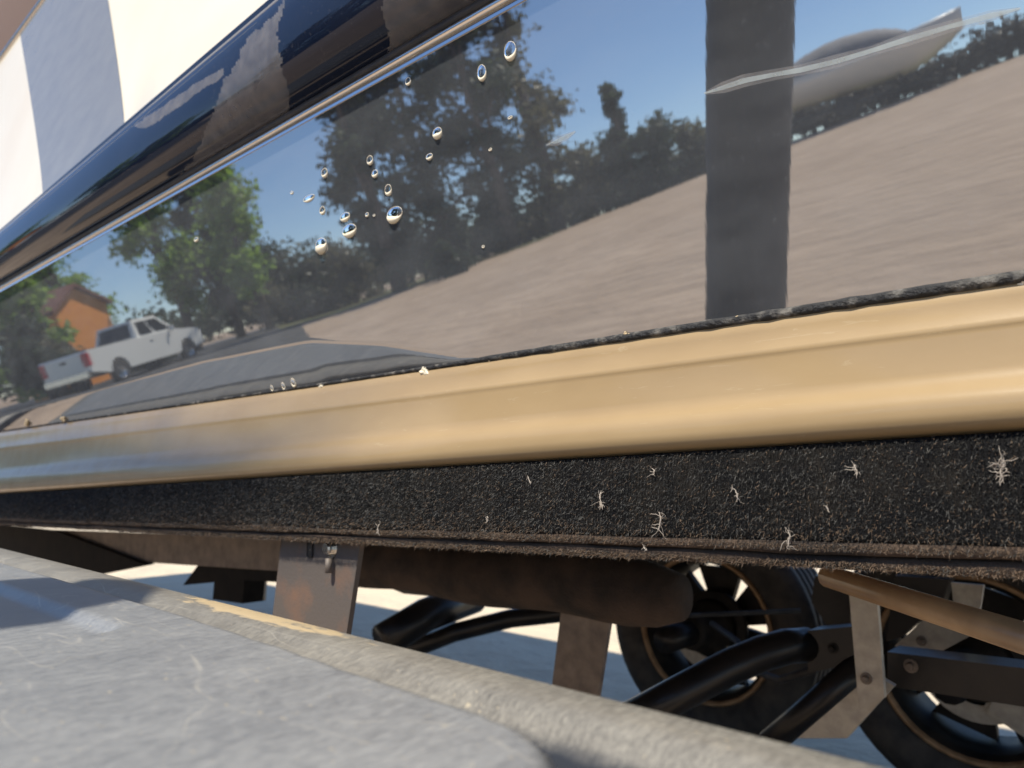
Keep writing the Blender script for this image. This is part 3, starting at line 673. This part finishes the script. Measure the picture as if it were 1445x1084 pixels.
for X, Y, s, lab in ((885, 470, 10, 'small crumb on the joint left of the mirrored post'), (1150, 432, 8, 'small crumb on the joint right of the mirrored post'), (1040, 447, 8, 'small crumb on the joint at the foot of the mirrored post'), (690, 512, 8, 'small crumb on the joint where the fender reflection ends'), (40, 596, 20, 'tan crumb on the joint at the far left edge'), (90, 590, 16, 'second tan crumb on the joint from the far left')):
    crumb(X, Y, s, lab, 5)

for X, Y, s, lab in ((812, 1036, 9, 'topmost'), (838, 1052, 12, 'largest'), (862, 1066, 8, 'grey rightmost'), (845, 1078, 10, 'lowest')):
    bm = bmesh.new(); c = Vector(atz(X, Y, FZ - .017)); sc_ = (c - Vector(CAM)).length / F
    bmesh.ops.create_icosphere(bm, subdivisions=2, radius=s * sc_ * .5, matrix=Matrix.Translation(c) @ Matrix.Diagonal((1.3, 1, .6, 1)))
    for v_ in bm.verts: v_.co += Vector((random.gauss(0, 1), random.gauss(0, 1), random.gauss(0, 1))) * s * sc_ * .06
    tag(bm_out('grit', bm, M['glint_dirt'] if X != 862 else M['galv'], None, False), lab + ' grain of grit in the gutter beside the fender panel corner', 'grit', 'grit in the fender gutter')
# ------------------------------------------------------------------ leaning post beside the trailer
hp, hn = on_hull(1052, 250)
def mirror_dir(X, Y):
    p, n = on_hull(X, Y); d = Vector(ray(X, Y)).normalized(); return p, d - 2 * d.dot(n) * n
def mirror_at(X, Y, yy):
    p, r_ = mirror_dir(X, Y); return p + r_ * ((yy - p.y) / r_.y)
PYY = -1.0
pa, pb = mirror_at(1052, 420, PYY), mirror_at(1058, 30, PYY); pw = (mirror_at(1002, 100, PYY) - mirror_at(1115, 100, PYY)).length
ax = (pb - pa).normalized(); foot = pa - ax * ((pa.z + .02) / ax.z); head = pa + ax * ((2.3 - pa.z) / ax.z)
post = empty('mooring_post', tuple(foot), 'dark grey leaning round post mirrored upright in the black hull', 'post')
bm = bmesh.new(); tube(bm, [foot + (head - foot) * t for t in np.linspace(0, 1, 8)], [pw / 2 * (1.04 - .06 * t) for t in np.linspace(0, 1, 8)], 24); bm_out('post_shaft', bm, noisy(mat('dark_post_sleeve', (.02, .02, .021), .6), 5, (.014, .014, .015), (.036, .034, .032), .1, 60), post, True)
bm = bmesh.new(); tube(bm, [head, head + ax * .03], [pw / 2 * 1.08, pw / 2 * .8], 24); bm_out('post_cap', bm, M['rubber'], post, True)

# ------------------------------------------------------------------ white pickup on the road
def truck():
    p0, d0 = mirror_dir(138, 538); p1, d1 = mirror_dir(290, 478)
    D = 24; REAR = p0 + d0 * D
    a1 = math.atan2(d1.y, d1.x)
    rz = R(-95)                                   # heading of the truck's nose
    t = empty('pickup_truck', (0, 0, 0), 'white crew cab pickup truck with red tail lights parked on the asphalt', 'pickup truck')
    WH = mat('white_truck_paint', (.80, .80, .76), .25, coat=.5); GL = mat('truck_glass', (.012, .016, .022), .05, ior=1.6); RED = mat('tail_light_red', (.55, .02, .04), .25); CH = mat('truck_chrome', (.6, .6, .6), .2, 1); BK = M['blacksteel']
    def sub(name, bm, m, par, sm=False, bev=0):
        if bev: bmesh.ops.bevel(bm, geom=[e for e in bm.edges if e.calc_face_angle(0) > .5], offset=bev, segments=3, affect='EDGES')
        bmesh.ops.recalc_face_normals(bm, faces=bm.faces); me = bpy.data.meshes.new(name); bm.to_mesh(me); bm.free(); return link(name, me, m, par, sm)
    HW = .97
    # x forward, length 5.7, tail at x=0
    side = [(0, .62), (0, 1.22), (.05, 1.30), (2.52, 1.30), (2.55, 1.27), (4.65, 1.27), (4.85, 1.24), (5.95, 1.12), (6.12, 1.0), (6.16, .55), (5.7, .48)]
    def arch(cx): return [(cx + .46 * math.cos(a), .40 + .46 * math.sin(a)) for a in np.linspace(0.1, math.pi - .1, 10)]
    side += arch(5.12) + [(4.5, .42), (1.75, .42)] + arch(1.3) + [(.6, .5)]
    bm = bmesh.new(); prism(bm, [(x, -HW, z) for x, z in side], (0, 2 * HW, 0))
    body = sub('body', bm, WH, t, False, .03)
    bm = bmesh.new(); box(bm, (1.27, 0, 1.31), (2.36, 1.66, .02)); sub('cargo_bed', bm, M['rubber'], t)
    bm = bmesh.new(); base = [(2.56, -.93), (4.78, -.93), (4.78, .93), (2.56, .93)]; topp = [(2.80, -.74), (4.05, -.74), (4.05, .74), (2.80, .74)]
    lo = [bm.verts.new((x, y, 1.255)) for x, y in base]; hi = [bm.verts.new((x, y, 1.90)) for x, y in topp]
    bm.faces.new(hi); bm.faces.new(lo[::-1])
    for i in range(4): bm.faces.new((lo[i], lo[(i + 1) % 4], hi[(i + 1) % 4], hi[i]))
    sub('cab', bm, WH, t, False, .05)
    def pane(pts, off):
        bm = bmesh.new(); prism(bm, [Vector(p) + Vector(off) for p in pts], Vector(off) * -1.4); return sub('window', bm, GL, t)
    def lerp(a, b, s): return tuple(np.array(a) + (np.array(b) - np.array(a)) * s)
    def quad(A, B, Cc, Dd, u0, u1, w0, w1): return [lerp(lerp(A, B, u), lerp(Dd, Cc, u), w) for u, w in ((u0, w0), (u1, w0), (u1, w1), (u0, w1))]
    for sy in (-1, 1):
        A, B, Cc, Dd = (2.56, sy * .93, 1.255), (4.78, sy * .93, 1.255), (4.05, sy * .74, 1.90), (2.80, sy * .74, 1.90)
        for u0, u1 in ((.10, .44), (.50, .90)): pane(quad(A, B, Cc, Dd, u0, u1, .12, .84), (0, sy * .02, .004))
    A, B, Cc, Dd = (2.56, -.93, 1.255), (2.56, .93, 1.255), (2.80, .74, 1.90), (2.80, -.74, 1.90); pane(quad(A, B, Cc, Dd, .1, .9, .15, .85), (-.03, 0, .01))
    A, B, Cc, Dd = (4.78, -.93, 1.255), (4.78, .93, 1.255), (4.05, .74, 1.90), (4.05, -.74, 1.90); pane(quad(A, B, Cc, Dd, .06, .94, .08, .9), (.03, 0, .02))
    for sy in (-1, 1):
        bm = bmesh.new(); box(bm, (-.005, sy * .86, 1.02), (.07, .2, .42)); box(bm, (.05, sy * .965, 1.02), (.14, .04, .42)); sub('tail_light', bm, RED, t, False, .015)
        bm = bmesh.new(); box(bm, (6.1, sy * .78, .92), (.14, .3, .18)); sub('headlight', bm, CH, t, False, .03)
        bm = bmesh.new(); box(bm, (4.35, sy * 1.08, 1.32), (.1, .22, .18)); sub('side_mirror', bm, WH, t, False, .03)
        for xx in (3.25, 4.2):
            bm = bmesh.new(); box(bm, (xx, sy * (HW + .012), 1.08), (.16, .03, .035)); sub('door_handle', bm, CH, t, False, .008)
    bm = bmesh.new(); box(bm, (-.08, 0, .58), (.18, 1.86, .2)); sub('bumper', bm, CH, t, False, .03)
    bm = bmesh.new(); box(bm, (-.012, 0, .98), (.03, 1.48, .5)); tg = sub('tailgate', bm, WH, t, False, .01)
    bm = bmesh.new(); box(bm, (-.032, 0, 1.1), (.02, .22, .08)); sub('handle', bm, BK, tg, False, .006)
    for cx in (1.3, 5.12):
        for sy in (-1, 1):
            w = empty('wheel', (cx, sy * .84, .395)); w.parent = t
            bm = bmesh.new(); lathe(bm, [(.22, -.1), (.36, -.12), (.395, -.09), (.395, .09), (.36, .12), (.22, .1)], (0, 0, 0), (0, 1, 0), 28); sub('tyre', bm, M['tyre'], w, True)
            bm = bmesh.new(); lathe(bm, [(0, sy * .06), (.1, sy * .085), (.22, sy * .07), (.23, sy * .11), (.23, -sy * .1)], (0, 0, 0), (0, 1, 0), 24); sub('rim', bm, CH, w, True)
    return t, REAR
def heading_for(t, rear, nose_dir):
    # rear right corner (0,-.97) stands at 'rear'
    c, s = math.cos(nose_dir), math.sin(nose_dir); off = Vector((-.97 * s, .97 * c, 0)); t.location = rear - off; t.location.z = terrain(t.location.x, t.location.y) + .02
    t.rotation_euler.z = nose_dir; t.scale = (.90, .96, 1.0)
TR, rear = truck()
TRUCK_A = R(-118)
heading_for(TR, rear, TRUCK_A)

# ------------------------------------------------------------------ trees, bushes, hedge
def leaf_mat(name, a, b, c=None):
    m = mat(name, a, .55); k = N(m); q = k.n('NewGeometry')
    k.l(k.ramp(q.outputs['Random Per Island'], [(.0, a), (.6, b), (1.0, c or b)]), k.b.inputs['Base Color'])
    tr = k.n('BsdfTranslucent'); tr.inputs[0].default_value = (*[min(1, x * 1.6) for x in b], 1); ms = k.n('MixShader'); ms.inputs[0].default_value = .5 if 'bright' in name else .3
    k.l(k.b.outputs[0], ms.inputs[1]); k.l(tr.outputs[0], ms.inputs[2]); k.l(ms.outputs[0], k.out.inputs[0]); return m
LM = {'bright': leaf_mat('bright_leaves', (.10, .18, .03), (.18, .28, .05), (.28, .36, .09)), 'dark': leaf_mat('dark_leaves', (.022, .04, .018), (.04, .06, .028), (.07, .085, .04)), 'dry': leaf_mat('dry_leaves', (.07, .075, .04), (.12, .115, .06), (.16, .14, .08))}
BARK = noisy(mat('bark', (.10, .075, .055), .9), 6, (.06, .045, .035), (.14, .105, .08), .6)
def crown_mesh(name, clumps, n, size, m):
    wts = np.array([c[3] ** 2 for c in clumps]); idx = rng.choice(len(clumps), n, p=wts / wts.sum()); C_ = np.array(clumps)[idx]
    u = rng.normal(0, 1, (n, 3)); u /= np.linalg.norm(u, axis=1)[:, None]; r = rng.random(n) ** .45 * (1 + .25 * rng.normal(0, 1, n)).clip(.4, 1.5)
    p = C_[:, :3] + u * (C_[:, 3] * r)[:, None] * np.array([1, 1, .8])
    a = rng.normal(0, 1, (n, 3)); a /= np.linalg.norm(a, axis=1)[:, None]; b = np.cross(a, rng.normal(0, 1, (n, 3))); b /= np.linalg.norm(b, axis=1)[:, None]
    s = size * (.5 + rng.random(n))[:, None]
    V = np.stack([p - a * s, p + b * s * .55, p + a * s, p - b * s * .55], 1).reshape(-1, 3); i0 = np.arange(n) * 4; Fc = np.stack([i0, i0 + 1, i0 + 2, i0 + 3], 1)
    me = bpy.data.meshes.new(name); me.from_pydata(V.tolist(), [], Fc.tolist()); me.materials.append(m); me.update(); return me
def tree(az, D, h, wdt, kind, label, name='tree', group='trees mirrored behind the dirt field', base=.25, n=5000, leaf=.16, nc=16):
    x, y = polar(az, D); z = terrain(x, y); t = empty(name, (x, y, z - .1), label, 'tree' if 'tree' in name else 'bush', group)
    cl = []
    for i in range(nc):
        tt = base + (1 - base) * (i + .5) / nc; rr = wdt * (math.sin(math.pi * min(1, .18 + .8 * (tt - base) / (1 - base))) * .8 + .15); a = random.random() * 6.283; q = rr * random.uniform(.15, .75)
        cl.append((math.cos(a) * q, math.sin(a) * q, tt * h * .95, wdt * random.uniform(.28, .5)))
    o = bpy.data.objects.new('crown', crown_mesh('crown', cl, n, leaf, LM[kind])); COL.objects.link(o); o.parent = t
    bm = bmesh.new(); tube(bm, [(0, 0, 0), (.05 * h * .2, .0, h * .3), (.0, .02 * h, h * .6), (.02 * h, 0, h * .85)], [h * .028, h * .021, h * .013, h * .004], 8)
    for c in cl[::2]:
        z0 = max(.15 * h, c[2] * .6); tube(bm, [(0, 0, z0), (c[0] * .5, c[1] * .5, (z0 + c[2]) / 2 + .1), c[:3]], [h * .011, h * .007, h * .003], 5)
    me = bpy.data.meshes.new('trunk'); bm.to_mesh(me); bm.free(); link('trunk', me, BARK, t, True); return t
tree(-155.8, 40, 10, 2.6, 'bright', 'sunlit yellow green tree mirrored behind the white pickup cab')
tree(-150.6, 36, 8.2, 2.1, 'bright', 'green tree mirrored right of the pickup, beside the open sky', n=4500)
tree(-152.6, 40, 9.5, 1.8, 'dark', 'narrow dark tree mirrored between two sunlit green trees', n=3500)
tree(-162.5, 48, 11.0, 2.4, 'bright', 'tall pale green tree mirrored above the orange house', n=3500)
tree(-169, 34, 5.5, 1.8, 'bright', 'bright green tree mirrored at the far left by the trim', n=3000)
tree(-165.6, 30, 3.0, 1.2, 'dark', 'low dark tree mirrored left of the orange house', n=2800)
tree(-165.2, 33, 5.2, 1.5, 'bright', 'leafy green tree mirrored in front of the left half of the orange house', n=3600, base=.12)
tree(-149.2, 44, 4.5, 3.6, 'dark', 'broad dark tree mirrored low behind the pickup nose', n=4500, base=.05)
tree(-140.5, 32, 12.5, 2.4, 'dark', 'tall dark tree mirrored at the left of the big dark clump', base=.08, n=8000, nc=22)
tree(-136.0, 34, 12.0, 3.2, 'dark', 'broad dark tree mirrored in the middle of the big dark clump', base=.05, n=9000, nc=22)
tree(-131.0, 33, 11.5, 2.6, 'dark', 'dark tree mirrored under the water runs', base=.05, n=7500, nc=20)
tree(-127.2, 36, 13.5, 2.6, 'dry', 'olive tree mirrored at the right of the big dark clump, branches reaching out', base=.1, n=5500, nc=20)
tree(-121.0, 34, 5.6, .8, 'dark', 'small spiky tree mirrored alone against the pale sky', base=.45, n=900, leaf=.2, nc=7)
for az, D, h, w_, kd, lab in ((-146.2, 40, 3.4, 2.6, 'dark', 'rounded bush mirrored under the open patch of sky'), (-143.8, 38, 3.0, 2.0, 'dry', 'dry bush mirrored at the foot of the tallest dark tree'), (-124.2, 36, 3.4, 2.0, 'dry', 'olive bush mirrored below the outreaching branches'), (-121.8, 34, 3.2, 1.8, 'dark', 'dark bush mirrored under the small spiky tree'), (-119.0, 34, 3.0, 1.9, 'dark', 'dark bush mirrored just left of the leaning post'), (-116.6, 35, 2.6, 1.8, 'dry', 'low dry bush mirrored against the post edge'), (-159.5, 33, 1.6, 1.2, 'dark', 'low bush mirrored behind the pickup tailgate'), (-165.4, 31, 2.9, 1.2, 'dry', 'dry bush mirrored in front of the orange house'), (-136.4, 27, 1.3, .8, 'dark', 'small dark bush standing forward of the mirrored trees on the dirt')):
    tree(az, D, h, w_, kd, lab, 'bush', 'bushes mirrored at the field edge', .02, 2200, .15, 9)
# added unseen blocker on a wire, shaped to shade the forward tan band
def add_shade_blocker():
    k = SV.z / -SV.y; yy = -8.0; zz = .87 + (.578 - yy) * k; dx = (yy - .578) * SV.x / SV.y; x1 = -1.10 + dx
    t = empty('shade_blocker', (x1 - 2.2, yy, zz - .21), 'added unseen tapered green shade blocker hung from a wire, outside the frame', 'shade blocker')
    O = Vector(t.location); GV = M['galv']
    def sub(name, bm, m, par, o, sm=True): bmesh.ops.recalc_face_normals(bm, faces=bm.faces); me = bpy.data.meshes.new(name); bm.to_mesh(me); bm.free(); me.transform(Matrix.Translation(-o)); return link(name, me, m, par, sm)
    bm = bmesh.new(); prism(bm, [(x1 + .32, yy, zz - .03), (x1 - .25, yy, zz + .02), (x1 - .9, yy, zz + .09), (x1 - 4.6, yy, zz + .15), (x1 - 4.6, yy, zz - .26), (x1 - .9, yy, zz - .25), (x1 - .1, yy, zz - .17)], (0, .012, 0)); sub('blocker_cloth', bm, mat('blocker_green', (.03, .16, .09), .7), t, O, False)
    for x in (x1 - 4, x1 - .4):
        bm = bmesh.new(); box(bm, (x, yy + .02, zz + .30), (.02, .02, .5)); sub('blocker_hanger', bm, GV, t, O, False)
    for loc, lab in (((-16, -.4), 'left'), ((9, -9.5), 'right')):
        P = Vector((loc[0], loc[1], terrain(*loc))); p_ = empty('blocker_pole', tuple(P), 'added unseen grey pole outside the frame on the ' + lab + ' holding the shade blocker', 'pole')
        bm = bmesh.new(); tube(bm, [P, P + Vector((0, 0, 5)), Vector((P.x, P.y, zz + 1.5))], [.16, .14, .11], 16); sub('blocker_pole_shaft', bm, GV, p_, P)
        bm = bmesh.new(); tube(bm, [(P.x, P.y, zz + 1.4), (x1 + (-4 if lab == 'left' else -.4), yy, zz + .55)], .006, 6); sub('blocker_wire', bm, M['blacksteel'], p_, P)
add_shade_blocker()
cl = []
for a in np.arange(-150, -113, 1.1):
    x, y = polar(a, 39 + 3 * random.random()); cl.append((x, y, terrain(x, y) + random.uniform(.5, 1.5), random.uniform(.9, 1.5)))
o = bpy.data.objects.new('undergrowth', crown_mesh('undergrowth', cl, 14000, .16, LM['dry'])); COL.objects.link(o); tag(o, 'dense dry undergrowth mirrored between the tree trunks', 'undergrowth', None, 'stuff')
cl = []
for a in np.arange(-178, -112, 1.2):
    x, y = polar(a, 80 + 10 * random.random()); cl.append((x, y, terrain(x, y) + random.uniform(1, 3.2), random.uniform(1.8, 3.2)))
o = bpy.data.objects.new('far_wood', crown_mesh('far_wood', cl, 16000, .35, LM['dark'])); COL.objects.link(o); tag(o, 'far off dark wood closing the view behind the mirrored trees', 'wood', None, 'stuff')
# long grey hedge to the right of the post
hx = [(*polar(a, 33 + .6 * math.sin(a)), 0) for a in np.linspace(-114.5, -86, 30)]
cl = [(x, y, terrain(x, y) + random.uniform(.3, 1.0), .75) for x, y, _ in hx for _ in range(2)]
o = bpy.data.objects.new('hedge', crown_mesh('hedge', cl, 9000, .14, leaf_mat('grey_leaves', (.035, .038, .035), (.06, .06, .055), (.10, .095, .085)))); COL.objects.link(o); tag(o, 'long low grey green hedge mirrored to the right of the leaning post', 'hedge')

# ------------------------------------------------------------------ orange house, far left of the mirror picture
def house():
    x, y = polar(-163.4, 38); z = terrain(x, y); t = empty('house', (x, y, z - .1), 'orange painted house with brown roof mirrored between trees left of the pickup', 'house', None, R(-24)); t.scale = (.60, .74, .92)
    OR = noisy(mat('orange_stucco', (.85, .32, .06), .85), 3, (.82, .30, .055), (.88, .35, .07)); RF = noisy(mat('brown_roof', (.20, .08, .06), .85), 3, (.16, .06, .045), (.24, .10, .07)); WT = mat('window_frame_white', (.7, .7, .66), .5); GL = mat('house_glass', (.02, .025, .03), .06)
    def sub(name, bm, m, par): bmesh.ops.recalc_face_normals(bm, faces=bm.faces); me = bpy.data.meshes.new(name); bm.to_mesh(me); bm.free(); return link(name, me, m, par)
    bm = bmesh.new(); box(bm, (0, 0, 1.9), (5, 3.6, 3.8)); prism(bm, [(2.49, -1.79, 3.8), (2.49, 1.79, 3.8), (2.49, 0, 4.7)], (-4.98, 0, 0)); sub('wall', bm, OR, t)
    bm = bmesh.new(); prism(bm, [(2.8, -2.15, 3.66), (2.8, 0, 4.76), (2.8, 0, 4.92), (2.8, -2.15, 3.82)], (-5.6, 0, 0)); prism(bm, [(2.8, 2.15, 3.66), (2.8, 0, 4.763), (2.8, 0, 4.923), (2.8, 2.15, 3.82)], (-5.6, 0, 0)); sub('roof', bm, RF, t)
    for px_, py_, rx in ((2.5, -.9, 0), (.9, 1.8, 1), (-1.2, 1.8, 1)):
        for zz in ((1.2,) if not rx else (1.3, 2.8)):
            bm = bmesh.new(); s = (.08, .9, 1.0) if not rx else (.9, .08, 1.0); box(bm, (px_, py_, zz), s); wf = sub('window', bm, WT, t)
            bm = bmesh.new(); s = (.10, .76, .86) if not rx else (.76, .10, .86); box(bm, (px_, py_, zz), s); sub('pane', bm, GL, wf)
house()

# ------------------------------------------------------------------ covered boat behind the hedge at the right
def far_boat():
    x, y = polar(-104.0, 30); z = terrain(x, y); t = empty('covered_boat', (x, y, z + .9), 'white boat under a grey cover mirrored above the hedge, bow pointing right', 'boat', None, R(-14) )
    CV = noisy(mat('grey_boat_cover', (.20, .20, .22), .8), 2, (.17, .17, .19), (.24, .24, .26)); HU = mat('white_boat_hull', (.80, .76, .68), .2, coat=.5)
    rows = []; rowc = []
    for s in np.linspace(0, 1, 22):
        b = 1.15 * (1 - max(0, (s - .35) / .65) ** 2.2); X = -2.7 + 5.6 * s; zs = .95 + .45 * s ** 2; k0 = -.1 + .9 * max(0, (s - .6) / .4) ** 2
        rows.append([(X, -b, zs), (X, -b * .96, zs - .35), (X, -b * .75, min(zs - .1, k0 + .25)), (X, 0, min(zs - .05, k0)), (X, b * .75, min(zs - .1, k0 + .25)), (X, b * .96, zs - .35), (X, b, zs), (X, b * .5, zs + .06), (X, 0, zs + .08), (X, -b * .5, zs + .06), (X, -b, zs + .001)])
        if s < .72:
            hh = .75 * math.sin(math.pi * min(1, .12 + s / .72 * .88)) ** .7; rowc.append([(X, -b * 1.01, zs + .0), (X, -b * .9, zs + .45 * hh), (X, -b * .5, zs + .9 * hh), (X, 0, zs + hh + .08), (X, b * .5, zs + .9 * hh), (X, b * .9, zs + .45 * hh), (X, b * 1.01, zs + .0)])
    for nm, rw, m in (('hull', rows, HU), ('cover', rowc, CV)):
        v, f = ruled(rw); me = bpy.data.meshes.new(nm); me.from_pydata(v, [], f); me.update(); link(nm, me, m, t, True)
    bm = bmesh.new(); box(bm, (-.3, 0, -.45), (4.6, .12, .12)); box(bm, (-.9, 0, -.5), (.12, 1.9, .12)); box(bm, (.9, .0, -.2), (.1, 1.4, .3))
    me = bpy.data.meshes.new('cradle'); bm.to_mesh(me); bm.free(); link('cradle', me, M['blacksteel'], t)
    for sy in (-1, 1):
        bm = bmesh.new(); lathe(bm, [(.1, -.09), (.3, -.1), (.33, -.06), (.33, .06), (.3, .1), (.1, .09), (0, .05)], (-.9, sy * .95, -.55), (0, 1, 0), 24); me = bpy.data.meshes.new('wheel'); bm.to_mesh(me); bm.free(); link('wheel', me, M['tyre'], t, True)
far_boat()
